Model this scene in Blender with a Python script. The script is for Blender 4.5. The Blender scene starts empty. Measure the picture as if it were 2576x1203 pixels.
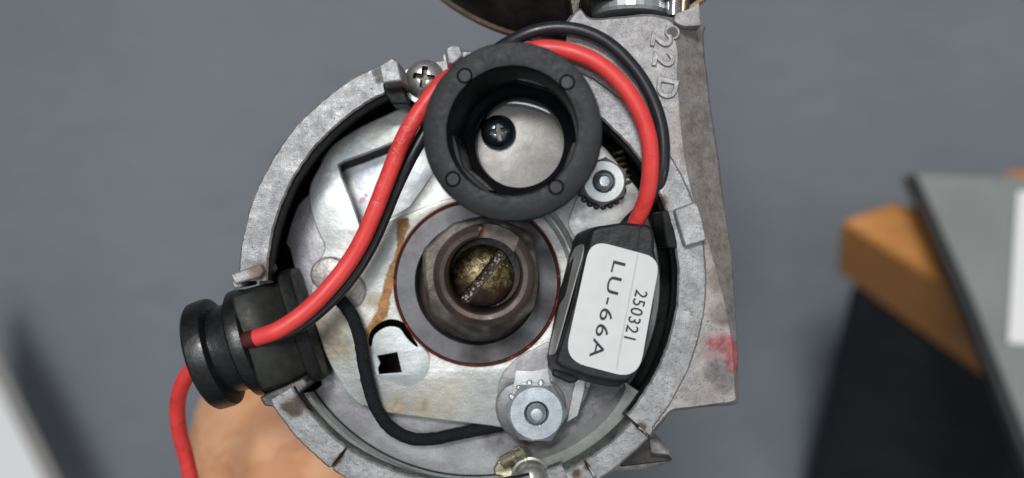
import bpy, bmesh, math, random
from mathutils import Vector, Matrix, noise
random.seed(7)
R = math.radians
S = bpy.context.scene
C = S.collection
S.unit_settings.scale_length = 0.01            # one unit is a centimetre

# ------------------------------------------------------------------ camera
D = 15.0                                       # camera height above the rim of the bowl
cam_data = bpy.data.cameras.new('camera')
cam = bpy.data.objects.new('camera', cam_data); C.objects.link(cam)
cam.location = (0, 0, D)
cam_data.sensor_width = 36; cam_data.lens = 36 * D / 16.62
cam_data.clip_start = 0.1; cam_data.clip_end = 500
cam_data.dof.use_dof = True
cam_data.dof.focus_distance = 15.35
cam_data.dof.aperture_fstop = 0.065
S.camera = cam
# ------------------------------------------------------------------ world and lamps
wd = bpy.data.worlds.new('World'); S.world = wd; wd.use_nodes = True
wn = wd.node_tree; bg = wn.nodes['Background']
tc = wn.nodes.new('ShaderNodeTexCoord'); sx = wn.nodes.new('ShaderNodeSeparateXYZ')
rp = wn.nodes.new('ShaderNodeValToRGB'); mr = wn.nodes.new('ShaderNodeMapRange')
wn.links.new(tc.outputs['Generated'], sx.inputs[0]); wn.links.new(sx.outputs['Z'], mr.inputs['Value'])
mr.inputs['From Min'].default_value = -1; mr.inputs['From Max'].default_value = 1
wn.links.new(mr.outputs[0], rp.inputs[0]); wn.links.new(rp.outputs[0], bg.inputs['Color'])
rp.color_ramp.elements[0].position = .55; rp.color_ramp.elements[0].color = (.10, .105, .115, 1)
rp.color_ramp.elements[1].position = .98; rp.color_ramp.elements[1].color = (1.0, 1.05, 1.1, 1)
bg.inputs['Strength'].default_value = 0.34

def area(name, loc, target, size, power, col):
    d = bpy.data.lights.new(name, 'AREA'); d.shape = 'RECTANGLE'; d.size = size[0]; d.size_y = size[1]
    d.energy = power; d.color = col
    o = bpy.data.objects.new(name, d); C.objects.link(o); o.location = loc
    o.rotation_euler = (Vector(target) - Vector(loc)).to_track_quat('-Z', 'Y').to_euler()
    return o
area('ceiling_lamp', (-17, 46, 114), (0, 0, 0), (30, 20), 104000, (1.0, .985, .96))
area('ceiling_tube', (-17, 2, 112), (-2, 0, 0), (7, 40), 17000, (.96, .99, 1.0))
area('window_light', (70, -40, 60), (0, 0, 0), (30, 30), 12000, (1.0, .86, .70))

S.view_settings.view_transform = 'Standard'; S.view_settings.look = 'None'
S.view_settings.exposure = 0.0; S.view_settings.gamma = 1.0
S.cycles.max_bounces = 8
S.cycles.use_denoising = True

# ------------------------------------------------------------------ helpers
K = 155.0
def W(x, y, z=0.0):
    """a point of the traced drawing (2576 x 1203 grid) laid at height z"""
    f = (D - z) / D / K
    return Vector(((x - 1288) * f, (601.5 - y) * f, z))
def WW(pts, z=0.0): return [W(p[0], p[1], p[2] if len(p) > 2 else z) for p in pts]

def tag(o, label=None, cat=None, group=None, kind=None):
    if label: o['label'] = label
    if cat: o['category'] = cat
    if group: o['group'] = group
    if kind: o['kind'] = kind
    return o
ORG = {}
def thing(name, loc, label, cat, group=None):
    o = bpy.data.objects.new(name, None); C.objects.link(o)
    o.empty_display_size = .3; o.location = loc; ORG[o.name] = Vector(loc)
    return tag(o, label, cat, group)
def link(name, me, mat=None, parent=None, bevel=0, angle=35, smooth=True, seg=2):
    """mesh in world coordinates -> object; local to its thing's base"""
    if mat is not None:
        if not isinstance(mat, (list, tuple)): mat = [mat]
        for m in mat: me.materials.append(m)
    if parent is not None: org = ORG[parent.name]
    else:
        vs = [v.co for v in me.vertices]
        org = Vector(((min(v.x for v in vs) + max(v.x for v in vs)) / 2, (min(v.y for v in vs) + max(v.y for v in vs)) / 2, min(v.z for v in vs)))
    me.transform(Matrix.Translation(-org))
    if smooth:
        me.shade_smooth(); me.set_sharp_from_angle(angle=R(angle))
    o = bpy.data.objects.new(name, me); C.objects.link(o)
    if parent is not None: o.parent = parent
    else: o.location = org
    ORG[o.name] = org
    if bevel:
        b = o.modifiers.new('bevel', 'BEVEL'); b.width = bevel; b.segments = seg; b.limit_method = 'ANGLE'; b.angle_limit = R(40)
        b.harden_normals = False
    return o
def bm2me(bm, name='m'):
    bmesh.ops.recalc_face_normals(bm, faces=bm.faces)
    me = bpy.data.meshes.new(name); bm.to_mesh(me); bm.free(); return me
def smooth_loop(pts, n=6, closed=True):
    P = [Vector(p) for p in pts]; out = []; m = len(P)
    for i in range(m if closed else m - 1):
        if closed: a, b, c, d = P[i - 1], P[i], P[(i + 1) % m], P[(i + 2) % m]
        else: a, b, c, d = P[max(i - 1, 0)], P[i], P[i + 1], P[min(i + 2, m - 1)]
        for k in range(n):
            t = k / n
            out.append(.5 * ((2 * b) + (c - a) * t + (2 * a - 5 * b + 4 * c - d) * t * t + (3 * b - a - 3 * c + d) * t ** 3))
    if not closed: out.append(P[-1])
    return out
def circ(cx, cy, r, n=64, a0=0.0):
    return [Vector((cx + r * math.cos(a0 + 2 * math.pi * i / n), cy + r * math.sin(a0 + 2 * math.pi * i / n), 0)) for i in range(n)]
def area2(l): return sum(l[i - 1].x * l[i].y - l[i].x * l[i - 1].y for i in range(len(l))) / 2
def plate_mesh(loops, z, thick, bev=.015):
    """flat plate, top face at z; first loop outline, the rest holes"""
    cu = bpy.data.curves.new('c', 'CURVE'); cu.dimensions = '2D'; cu.fill_mode = 'BOTH'
    for l in loops:
        sp = cu.splines.new('POLY'); sp.points.add(len(l) - 1); sp.use_cyclic_u = True
        for p, v in zip(sp.points, l): p.co = (v.x, v.y, 0, 1)
    cu.extrude = max(thick / 2 - bev, .001); cu.bevel_depth = bev; cu.offset = -bev; cu.bevel_resolution = 2
    o = bpy.data.objects.new('tmp', cu); C.objects.link(o)
    dg = bpy.context.evaluated_depsgraph_get()
    me = bpy.data.meshes.new_from_object(o.evaluated_get(dg), depsgraph=dg)
    bpy.data.objects.remove(o); bpy.data.curves.remove(cu)
    bm = bmesh.new(); bm.from_mesh(me); bmesh.ops.remove_doubles(bm, verts=bm.verts, dist=1e-4)
    bmesh.ops.recalc_face_normals(bm, faces=bm.faces); bm.to_mesh(me); bm.free()
    me.transform(Matrix.Translation((0, 0, z - thick / 2)))
    return me
def plate(name, loops, z, thick, mat, parent, bev=.015):
    return link(name, plate_mesh(loops, z, thick, bev), mat, parent, angle=50)
def frame_to(axis, origin):
    return Matrix.Translation(origin) @ Vector(axis).to_track_quat('Z', 'Y').to_matrix().to_4x4()
def lathe_bm(prof, n=64, mtx=None, bm=None, close=False):
    """profile of (r, z); r = 0 closes on the axis"""
    bm = bm or bmesh.new(); rings = []
    for r, z in prof:
        if r <= 1e-6: rings.append([bm.verts.new((0, 0, z))])
        else: rings.append([bm.verts.new((r * math.cos(2 * math.pi * i / n), r * math.sin(2 * math.pi * i / n), z)) for i in range(n)])
    pairs = list(zip(rings, rings[1:]))
    if close: pairs.append((rings[-1], rings[0]))
    for a, b in pairs:
        for i in range(n):
            j = (i + 1) % n
            if len(a) == 1 and len(b) == 1: continue
            if len(a) == 1: bm.faces.new((a[0], b[i], b[j]))
            elif len(b) == 1: bm.faces.new((a[i], a[j], b[0]))
            else: bm.faces.new((a[i], a[j], b[j], b[i]))
    if mtx is not None: bmesh.ops.transform(bm, matrix=mtx, verts=[v for r in rings for v in r])
    return bm
def lathe(name, prof, mat, parent, mtx, n=64, close=False, angle=35):
    return link(name, bm2me(lathe_bm(prof, n, mtx, close=close)), mat, parent, angle=angle)
def loft_bm(levels, cap0=True, cap1=True, bm=None):
    bm = bm or bmesh.new(); rings = [[bm.verts.new(p) for p in l] for l in levels]
    for a, b in zip(rings, rings[1:]):
        n = len(a)
        for i in range(n): bm.faces.new((a[i], a[(i + 1) % n], b[(i + 1) % n], b[i]))
    if cap0: bm.faces.new(rings[0][::-1])
    if cap1: bm.faces.new(rings[-1])
    return bm
def prism_bm(pts_v, z1, z0, bm=None, k=1.0):
    t = [W(x, y, z1) for x, y in pts_v]
    b = [Vector((p.x, p.y, z0)) for p in t]
    return loft_bm([b, t], bm=bm)
def tube_me(pts, r, n=16, steps=10, closed=False, caps=True, wob=0.0):
    P = smooth_loop(pts, steps, False); bm = bmesh.new(); rings = []
    T = [(P[min(i + 1, len(P) - 1)] - P[max(i - 1, 0)]).normalized() for i in range(len(P))]
    u = T[0].orthogonal().normalized()
    for i, p in enumerate(P):
        u = (u - T[i] * u.dot(T[i])).normalized(); v = T[i].cross(u)
        rr = r(i / (len(P) - 1)) if callable(r) else r
        ring = []
        for k in range(n):
            a = 2 * math.pi * k / n
            q = rr * (1 + wob * noise.noise(Vector((i * .35, math.cos(a) * 2, math.sin(a) * 2))))
            ring.append(bm.verts.new(p + (u * math.cos(a) + v * math.sin(a)) * q))
        rings.append(ring)
    for a, b in zip(rings, rings[1:]):
        for k in range(n): bm.faces.new((a[k], a[(k + 1) % n], b[(k + 1) % n], b[k]))
    if caps: bm.faces.new(rings[0][::-1]); bm.faces.new(rings[-1])
    return bm2me(bm)
def boolean(me, cutters, op='DIFFERENCE'):
    o = bpy.data.objects.new('tmp', me); C.objects.link(o); cs = []
    for c in cutters:
        co = bpy.data.objects.new('cut', c); C.objects.link(co); cs.append(co)
        m = o.modifiers.new('b', 'BOOLEAN'); m.operation = op; m.object = co; m.solver = 'EXACT'
    dg = bpy.context.evaluated_depsgraph_get()
    r = bpy.data.meshes.new_from_object(o.evaluated_get(dg), depsgraph=dg)
    for x in cs + [o]: bpy.data.objects.remove(x)
    return r
def box_me(sx, sy, sz, mtx):
    bm = bmesh.new(); bmesh.ops.create_cube(bm, size=1)
    bmesh.ops.scale(bm, vec=(sx, sy, sz), verts=bm.verts); bmesh.ops.transform(bm, matrix=mtx, verts=bm.verts)
    return bm2me(bm)
def text_me(s, size, extr, mtx, bev=0.0, offset=0.0, sx=1.0, space=1.0):
    cu = bpy.data.curves.new('t', 'FONT'); cu.body = s; cu.size = size; cu.extrude = extr; cu.bevel_depth = bev; cu.offset = offset
    cu.align_x = 'CENTER'; cu.align_y = 'CENTER'; cu.space_character = space; cu.resolution_u = 6
    o = bpy.data.objects.new('tmp', cu); C.objects.link(o)
    dg = bpy.context.evaluated_depsgraph_get()
    me = bpy.data.meshes.new_from_object(o.evaluated_get(dg), depsgraph=dg)
    bpy.data.objects.remove(o); bpy.data.curves.remove(cu)
    me.transform(mtx @ Matrix.Diagonal((sx, 1, 1, 1)))
    return me
def rot_to(v_up, origin):
    """letters lying flat whose upward direction points along v_up"""
    up = Vector((v_up[0], v_up[1], 0)).normalized(); right = Vector((up.y, -up.x, 0))
    m = Matrix.Identity(4)
    for i in range(3): m[i][0] = right[i]; m[i][1] = up[i]; m[i][2] = (0, 0, 1)[i]
    return Matrix.Translation(origin) @ m

# ------------------------------------------------------------------ materials
class NT:
    def __init__(s, name):
        s.m = bpy.data.materials.new(name); s.m.use_nodes = True; s.t = s.m.node_tree
        s.b = s.t.nodes['Principled BSDF']; s.geo = s.n('ShaderNodeNewGeometry'); s.pos = s.geo.outputs['Position']
    def n(s, k): return s.t.nodes.new(k)
    def l(s, a, b): s.t.links.new(a, b)
    def put(s, sock, v):
        if hasattr(v, 'is_output') or isinstance(v, bpy.types.NodeSocket): s.l(v, sock)
        else: sock.default_value = v
    def math(s, op, a, b=0.0, clamp=False):
        x = s.n('ShaderNodeMath'); x.operation = op; x.use_clamp = clamp
        s.put(x.inputs[0], a); s.put(x.inputs[1], b); return x.outputs[0]
    def vec(s, stretch, rot=0.0):
        mp = s.n('ShaderNodeMapping'); s.l(s.pos, mp.inputs['Vector']); mp.inputs['Scale'].default_value = stretch
        mp.inputs['Rotation'].default_value = (0, 0, rot); return mp.outputs[0]
    def noise(s, scale, detail=4, rough=.55, dist=0.0, stretch=None, rot=0.0):
        x = s.n('ShaderNodeTexNoise'); x.inputs['Scale'].default_value = scale; x.inputs['Detail'].default_value = detail
        x.inputs['Roughness'].default_value = rough; x.inputs['Distortion'].default_value = dist
        s.l(s.vec(stretch, rot) if stretch else s.pos, x.inputs['Vector']); return x.outputs['Fac']
    def voro(s, scale, feature='F1', stretch=None):
        x = s.n('ShaderNodeTexVoronoi'); x.feature = feature; x.inputs['Scale'].default_value = scale
        s.l(s.vec(stretch) if stretch else s.pos, x.inputs['Vector']); return x.outputs['Distance']
    def ramp(s, f, stops):
        x = s.n('ShaderNodeValToRGB'); s.l(f, x.inputs[0]); e = x.color_ramp.elements
        while len(e) < len(stops): e.new(.5)
        for i, (p, c) in enumerate(stops):
            e[i].position = p; e[i].color = (*c, 1) if len(c) == 3 else c
        return x.outputs[0]
    def rng(s, f, a, b, c=0.0, d=1.0, smooth=False):
        x = s.n('ShaderNodeMapRange'); s.put(x.inputs['Value'], f); x.clamp = True
        if smooth: x.interpolation_type = 'SMOOTHSTEP'
        for k, v in zip(('From Min', 'From Max', 'To Min', 'To Max'), (a, b, c, d)): x.inputs[k].default_value = v
        return x.outputs[0]
    def mix(s, f, a, b):
        x = s.n('ShaderNodeMix'); x.data_type = 'RGBA'
        s.put(x.inputs[0], f)
        for sock, v in ((x.inputs[6], a), (x.inputs[7], b)):
            if isinstance(v, tuple): sock.default_value = (*v, 1) if len(v) == 3 else v
            else: s.l(v, sock)
        return x.outputs[2]
    def fmix(s, f, a, b):
        x = s.n('ShaderNodeMix'); x.data_type = 'FLOAT'
        s.put(x.inputs[0], f); s.put(x.inputs[2], a); s.put(x.inputs[3], b); return x.outputs[0]
    def blobs(s, pts, amp=.5, nscale=3.0, soft=.12):
        """mask around spots (x, y, r) of the traced drawing taken at height z (stains of the surface, and the painted lit stretch of bowl wall)"""
        nz = s.noise(nscale, 5, .65); cur = None
        fl = s.n('ShaderNodeVectorMath'); fl.operation = 'MULTIPLY'; s.l(s.pos, fl.inputs[0]); fl.inputs[1].default_value = (1, 1, 0)
        for x, y, r, z in pts:
            p = W(x, y, z); d = s.n('ShaderNodeVectorMath'); d.operation = 'DISTANCE'
            s.l(fl.outputs[0], d.inputs[0]); d.inputs[1].default_value = (p.x, p.y, 0)
            q = s.math('DIVIDE', d.outputs['Value'], r / K)
            if cur is None: cur = q
            else:
                sm = s.n('ShaderNodeMath'); sm.operation = 'SMOOTH_MIN'; s.l(cur, sm.inputs[0]); s.l(q, sm.inputs[1]); sm.inputs[2].default_value = .9; cur = sm.outputs[0]
        v = s.math('ADD', cur, s.math('MULTIPLY', s.math('SUBTRACT', nz, .5), 2 * amp))
        return s.rng(v, 1 + soft, 1 - soft, smooth=True)
    def stroke(s, pts, amp=.5, nscale=3.0, soft=.12):
        nz = s.noise(nscale, 6, .7, .4); cur = None
        fl = s.n('ShaderNodeVectorMath'); fl.operation = 'MULTIPLY'; s.l(s.pos, fl.inputs[0]); fl.inputs[1].default_value = (1, 1, 0)
        def vm(op, a, b=None, out=0):
            x = s.n('ShaderNodeVectorMath'); x.operation = op; s.put(x.inputs[0], a)
            if b is not None: s.put(x.inputs[3 if op == 'SCALE' else 1], b)
            return x.outputs[out]
        for (x0, y0, r0, z0), (x1, y1, r1, z1) in zip(pts, pts[1:]):
            a = W(x0, y0, z0); b = W(x1, y1, z1); a.z = b.z = 0; ab = b - a
            pa = vm('SUBTRACT', fl.outputs[0], tuple(a))
            h = s.math('DIVIDE', vm('DOT_PRODUCT', pa, tuple(ab), 1), ab.length_squared, True)
            d = vm('LENGTH', vm('SUBTRACT', pa, vm('SCALE', tuple(ab), h)), None, 1)
            q = s.math('DIVIDE', d, s.math('ADD', r0 / K, s.math('MULTIPLY', h, (r1 - r0) / K)))
            cur = q if cur is None else s.math('MINIMUM', cur, q)
        v = s.math('ADD', cur, s.math('MULTIPLY', s.math('SUBTRACT', nz, .5), 2 * amp))
        return s.rng(v, 1 + soft, 1 - soft, smooth=True)
    def bump(s, items):
        prev = None
        for h, st, dist in items:
            b = s.n('ShaderNodeBump'); b.inputs['Strength'].default_value = st; b.inputs['Distance'].default_value = dist
            s.l(h, b.inputs['Height'])
            if prev: s.l(prev, b.inputs['Normal'])
            prev = b.outputs[0]
        s.l(prev, s.b.inputs['Normal'])

def metal(name, dark, light, metallic=.7, rough=(.35, .55), scale=2.2, lo=.35, hi=.65, grain=None, specks=None, pits=None,
          bump=((14, .25, .02),), scratch=None, stains=(), tint=None, spec=.5):
    t = NT(name); t.b.inputs['Specular IOR Level'].default_value = spec
    f = t.noise(scale, 6, .6, .3)
    col = t.ramp(f, [(lo, dark), (hi, light)])
    if tint:                                                     # slow second colour (zinc passivation)
        col = t.mix(t.math('MULTIPLY', t.rng(t.noise(tint[1], 3, .5, .5), .48, .66), tint[2]), col, tint[0])
    if grain:                                                    # streaks
        g = t.noise(grain[0], 3, .6, 0, grain[1], grain[3] if len(grain) > 3 else 0.0)
        col = t.mix(t.rng(g, .45, .75, 0, grain[2]), col, tuple(c * .45 for c in dark))
    fine = t.rng(t.noise(34, 4, .75), .3, .7, .80, 1.16)
    hm = t.n('ShaderNodeVectorMath'); hm.operation = 'SCALE'; t.l(col, hm.inputs[0]); t.l(fine, hm.inputs[3]); col = hm.outputs[0]
    met = metallic; rg = t.rng(t.noise(scale * 3, 4), .3, .7, rough[0], rough[1])
    hs = []
    if specks:                                                   # dark pits of dirt
        for sc, th, colr, st in specks:
            m = t.rng(t.noise(sc, 3, .7, .6, st), th - .045, th + .05, 0, .85)
            col = t.mix(m, col, colr)
    if scratch:
        m = t.rng(t.noise(scratch[0], 2, .5, .2, scratch[1], scratch[3] if len(scratch) > 3 else .6), .66, .70, 0, scratch[2])
        col = t.mix(m, col, tuple(min(1, c * 1.5) for c in light))
    for st in stains:
        pts, colr, amp, ns, soft, amount = st[:6]
        m = t.math('MULTIPLY', (t.stroke if len(st) > 6 else t.blobs)(pts, amp, ns, soft), amount)
        cc = t.ramp(t.noise(7, 6, .75, .5), [(.40, tuple(c * .38 for c in colr)), (.60, colr)])
        col = t.mix(m, col, cc)
        met = t.fmix(m, met, 0.05); rg = t.fmix(m, rg, .7)
    t.put(t.b.inputs['Base Color'], col); t.put(t.b.inputs['Metallic'], met); t.put(t.b.inputs['Roughness'], rg)
    t.bump([(t.noise(sc, 5, .65), st, di) for sc, st, di in bump] + ([(t.voro(p[0]), p[1], p[2]) for p in pits] if pits else []))
    return t.m
def plain(name, a, b, rough=(.4, .6), scale=4, metallic=0.0, bump=((20, .15, .01),), spec=.5, coat=0.0, stretch=None, specks=None, sss=None):
    t = NT(name)
    t.l(t.ramp(t.noise(scale, 5, .6, .2, stretch), [(.3, a), (.7, b)]), t.b.inputs['Base Color'])
    if specks:
        src = t.b.inputs['Base Color'].links[0].from_socket
        for sc, th, colr, am in specks:
            m = t.rng(t.noise(sc, 3, .7, .4), th, th + .06, 0, am); src = t.mix(m, src, colr)
        t.l(src, t.b.inputs['Base Color'])
    t.l(t.rng(t.noise(scale * 2.3, 4), .3, .7, rough[0], rough[1]), t.b.inputs['Roughness'])
    t.b.inputs['Metallic'].default_value = metallic; t.b.inputs['Specular IOR Level'].default_value = spec
    t.b.inputs['Coat Weight'].default_value = coat; t.b.inputs['Coat Roughness'].default_value = .25
    if sss: t.b.inputs['Subsurface Weight'].default_value = sss[0]; t.b.inputs['Subsurface Radius'].default_value = sss[1]; t.b.inputs['Subsurface Scale'].default_value = sss[2]
    if bump: t.bump([(t.noise(sc, 5, .6), st, di) for sc, st, di in bump])
    return t.m

RUST = (.50, .22, .045)
rust_pts = [(x, y, r * .86, z) for x, y, r, z in [(1014, 566, 20, -1), (1010, 590, 13, -1), (1006, 625, 9, -1), (995, 660, 11, -1), (985, 690, 15, -1), (975, 725, 15, -1), (970, 755, 16, -1),
            (965, 785, 17, -1), (945, 815, 14, -1), (930, 832, 14, -1), (920, 845, 6, -1)]]
pale_rust = [(820, 835, 45, -1), (850, 870, 38, -1), (880, 800, 28, -1), (940, 760, 22, -1), (960, 820, 26, -1), (925, 860, 18, -1), (890, 730, 20, -1), (1000, 1030, 30, -1), (1060, 1020, 24, -1)]
DIRT = (.10, .085, .07)
m_cast = metal('cast_aluminium', (.26, .265, .28), (.47, .475, .49), .55, (.38, .62), 3.0, .34, .66,
               specks=[(5, .60, (.27, .27, .275), None), (20, .645, (.13, .125, .12), None), (9, .62, (.15, .145, .145), (1, 4.5, 1)), (12, .63, (.15, .145, .145), (3.6, 1, 1)), (34, .67, (.06, .055, .05), None)],
               bump=((4, .05, .05), (16, .25, .02), (44, .5, .014)),
               stains=[([(690, 690, 26, 0), (655, 684, 22, 0)], (.20, .13, .07), 1.0, 5, .5, .7),
                       ([(728, 1026, 22, 0), (756, 1016, 20, 0), (742, 1034, 14, 0), (850, 1158, 9, 0), (858, 1148, 8, 0), (842, 1168, 7, 0), (1612, 1075, 12, 0), (1476, 1172, 9, 0), (1448, 1190, 13, 0), (1660, 505, 16, 0)], (.085, .045, .022), 1.3, 4.5, .5, .9),
                       ([(950, 182, 13, 0), (956, 200, 11, 0)], (.11, .09, .07), .9, 5, .4, .7)])
m_flange = metal('cast_flange', (.25, .245, .25), (.44, .435, .44), .5, (.40, .58), 2.4, .34, .68,
                 specks=[(6, .60, (.24, .235, .23), None), (22, .64, (.12, .115, .11), None), (36, .66, (.06, .055, .05), None)],
                 bump=((4, .06, .05), (15, .28, .02), (44, .55, .014)),
                 tint=((.40, .34, .29), .45, .55),
                 stains=[([(1762, 110, 40, -.2), (1745, 200, 46, -.2), (1758, 300, 52, -.2), (1772, 400, 52, -.2), (1792, 500, 46, -.2), (1808, 600, 44, -.2), (1815, 700, 40, -.2), (1818, 790, 30, -.2)], (.25, .215, .19), .55, 2.0, .4, .7),
                         ([(1826, 868, 27, -.2), (1838, 895, 25, -.2), (1836, 915, 20, -.2), (1790, 860, 14, -.2), (1812, 862, 18, -.2)], (.52, .10, .12), 1.3, 4.5, .3, .8),
                         ([(1800, 868, 34, -.2), (1795, 885, 20, -.2)], (.45, .16, .17), .8, 6, .5, .4),
                         ([(1800, 930, 32, -.2), (1815, 960, 30, -.2)], (.17, .165, .165), .6, 4, .4, .7)])
m_inner = metal('bowl_grime_and_shade', (.008, .009, .009), (.022, .025, .024), .1, (.42, .6), 3.5, .3, .75, bump=((5, .4, .05), (22, .3, .02)),  # bowl grime, also the painted shade of the window liner and tab blocks
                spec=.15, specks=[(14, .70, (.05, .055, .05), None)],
                stains=[([(1480, 1120, 60, 0), (1420, 1155, 60, 0), (1545, 1060, 40, 0), (1000, 1185, 80, -.5), (900, 1120, 60, -.5), (820, 1060, 40, -.5), (1100, 1210, 90, -.5)], (.20, .22, .205), .35, 2, .3, .9)])  # lower right patches paint the lit stretch of wall into the colour
m_ledge = metal('bowl_ledge', (.26, .285, .27), (.44, .46, .45), .35, (.35, .5), 2, .3, .7, bump=((10, .25, .03),))
m_floor = metal('base_plate_zinc', (.40, .395, .43), (.60, .605, .63), .55, (.36, .5), 1.2, .34, .66, grain=(7, (1, 5, 1), .25), bump=((1.1, .22, .12), (8, .14, .02), (60, .2, .006)),
                specks=[(30, .74, (.3, .3, .32), None)],
                stains=[([(1480, 1010, 75, -1.3), (1560, 960, 75, -1.3), (1600, 880, 60, -1.3), (1420, 1100, 60, -1.3), (1340, 1120, 60, -1.3), (1250, 1100, 40, -1.3)], (.24, .235, .255), .3, 1.6, .4, .8)])
m_zinc = metal('zinc_plate', (.54, .555, .525), (.72, .73, .70), .5, (.36, .5), 1.4, .34, .66, grain=(6, (1, 4, 1), .12), bump=((1.2, .22, .12), (6, .18, .02), (55, .28, .006)),
               tint=((.52, .58, .62), .8, .7), specks=[(34, .745, (.38, .38, .36), None)],
               stains=[([(905, 500, 7, -1.3), (912, 490, 5, -1.3), (899, 508, 4, -1.3)], (.75, .35, .33), .9, 7, .4, .5)])
m_zinc_blue = metal('bright_zinc', (.56, .605, .66), (.76, .80, .84), .5, (.34, .5), 1.5, .34, .66, grain=(5, (1, 6, 1), .10, .7), bump=((1.3, .25, .12), (6, .15, .02), (50, .25, .006)), tint=((.62, .60, .58), 1.1, .5), specks=[(30, .74, (.42, .42, .44), None)],
               stains=[([(903, 500, 8, -1.3), (912, 488, 5, -1.3), (897, 508, 5, -1.3)], (.75, .30, .28), .9, 7, .5, .55)])
m_break = metal('breaker_plate_zinc', (.40, .425, .412), (.57, .59, .578), .5, (.36, .5), 1.3, .34, .66, grain=(6, (1, 4, 1), .12), bump=((1.2, .25, .12), (9, .2, .02), (48, .38, .008)),
                tint=((.50, .46, .36), .7, .55), specks=[(30, .735, (.28, .28, .27), None), (5, .70, (.42, .41, .38), None)],
                stains=[(pale_rust, (.46, .34, .18), 1.1, 2.2, .7, .6), (rust_pts, RUST, 1.0, 4.0, .30, .92, 1), ([(1072, 880, 5, -1), (1076, 900, 8, -1)], RUST, 1.0, 5, .3, .8, 1),
                        ([(1200, 712, 222, -1)], (.30, .27, .24), .12, 3, .05, .55)])
m_plate_grey = metal('ground_steel', (.44, .44, .44), (.62, .62, .62), .6, (.30, .5), 1.6, .3, .7, grain=(9, (1, 8, 1), .3, .3), bump=((10, .12, .02), (50, .2, .006)), scratch=(12, (1, 12, 1), .6),
                     specks=[(28, .74, (.12, .12, .12), None)])
m_plate_worn = metal('worn_steel', (.16, .152, .145), (.28, .275, .265), .65, (.34, .47), 1.4, .3, .7, bump=((10, .1, .02),), scratch=(10, (1, 16, 1), .5, .2), specks=[(12, .72, (.14, .12, .1), None)])
m_bear = metal('bearing_grey', (.075, .075, .082), (.15, .15, .16), .45, (.36, .48), 1.5, .3, .7, stains=[([(1290, 860, 50, -1), (1390, 780, 45, -1), (1400, 660, 40, -1), (1340, 560, 40, -1), (1200, 895, 40, -1)], (.055, .053, .055), .6, 1.6, .7, .75)], bump=((40, .2, .008),), specks=[(55, .70, (.4, .4, .42), None), (22, .74, (.06, .10, .10), None)])
m_seal = plain('red_seal', (.045, .006, .004), (.16, .02, .012), (.3, .5), 3, specks=[(5, .58, (.4, .05, .02), .8)])
m_cam = metal('oily_cam_steel', (.055, .05, .042), (.19, .17, .135), .4, (.35, .55), 2.6, .3, .7, bump=((12, .3, .03), (40, .25, .01)), tint=((.13, .12, .11), 1.2, .8), specks=[(16, .60, (.11, .05, .02), None)], stains=[([(1090, 790, 30, -.3), (1130, 830, 36, -.3), (1190, 850, 36, -.3), (1260, 840, 36, -.3), (1300, 580, 26, -.3), (1240, 550, 26, -.3), (1330, 620, 16, -.3)], (.035, .032, .028), .6, 2.5, .5, .85)])
m_collar = metal('oiled_collar', (.055, .043, .039), (.135, .112, .102), .4, (.38, .55), 2.4, .3, .7, bump=((7, .2, .03), (30, .15, .01)), tint=((.13, .065, .05), .9, .8),
                 stains=[([(1209, 575, 5, .3), (1211, 590, 4, .3)], (.50, .20, .07), .5, 6, .3, .9)])
m_brass = metal('dirty_brass', (.085, .06, .02), (.42, .34, .17), .45, (.3, .5), 4.5, .40, .62, bump=((14, .5, .03), (40, .4, .012)), specks=[(7, .53, (.05, .025, .01), None), (16, .58, (.03, .015, .007), None)],
                stains=[([(1210, 765, 40, 0), (1150, 740, 30, 0), (1270, 750, 28, 0)], (.035, .010, .006), .4, 6, .4, .95)])
m_term = metal('yellowed_terminal', (.45, .40, .24), (.80, .75, .60), .85, (.18, .3), 3, .3, .7, bump=((9, .15, .02),), specks=[(9, .60, (.16, .10, .03), None)])
m_grit = plain('oily_grit', (.16, .10, .06), (.45, .38, .31), (.15, .3), 9, bump=None, coat=.5)
m_bore_wall = plain('oily_shaded_bore', (.006, .004, .003), (.016, .010, .008), (.3, .5), 5, spec=.35)
m_oil = plain('old_oil', (.012, .005, .003), (.035, .014, .008), (.3, .5), 6, spec=.3)
m_nut = metal('bright_zinc_nut', (.48, .54, .60), (.68, .73, .77), .7, (.22, .34), 2.5, .3, .7, bump=((20, .06, .01),), scratch=(16, (1, 6, 1), .35), specks=[(30, .74, (.34, .36, .38), None)])
m_nut_pale = metal('pale_zinc_nut', (.48, .51, .52), (.62, .64, .64), .65, (.28, .4), 2.5, .3, .7, bump=((20, .06, .01),), specks=[(30, .74, (.45, .46, .47), None)])
m_chrome = metal('polished_steel', (.52, .52, .52), (.72, .72, .71), .97, (.10, .2), 3, .3, .7, bump=((6, .05, .02),))
m_nickel = metal('nickel_screw', (.46, .46, .44), (.66, .66, .64), .8, (.26, .38), 3, .3, .7, bump=((18, .08, .01),), specks=[(13, .68, (.12, .10, .08), None)])
m_blue = metal('blue_zinc_screw', (.07, .11, .15), (.20, .28, .34), .95, (.12, .26), 4, .3, .7, bump=((18, .08, .01),))
m_recess = metal('screw_recess', (.03, .026, .022), (.20, .18, .155), .5, (.35, .5), 9, .3, .7, bump=((16, .4, .03),))
m_dark = metal('dark_steel', (.035, .033, .032), (.09, .085, .08), .6, (.3, .5), 3, .3, .7, bump=((18, .2, .01),), specks=[(12, .7, (.25, .18, .10), None)])
m_canister = metal('dark_canister', (.018, .015, .013), (.07, .06, .052), .75, (.22, .4), 2.2, .3, .7, bump=((6, .2, .02),))
m_brim = metal('canister_brass_edge', (.20, .15, .10), (.38, .30, .22), .85, (.25, .4), 3, .3, .7)
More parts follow.
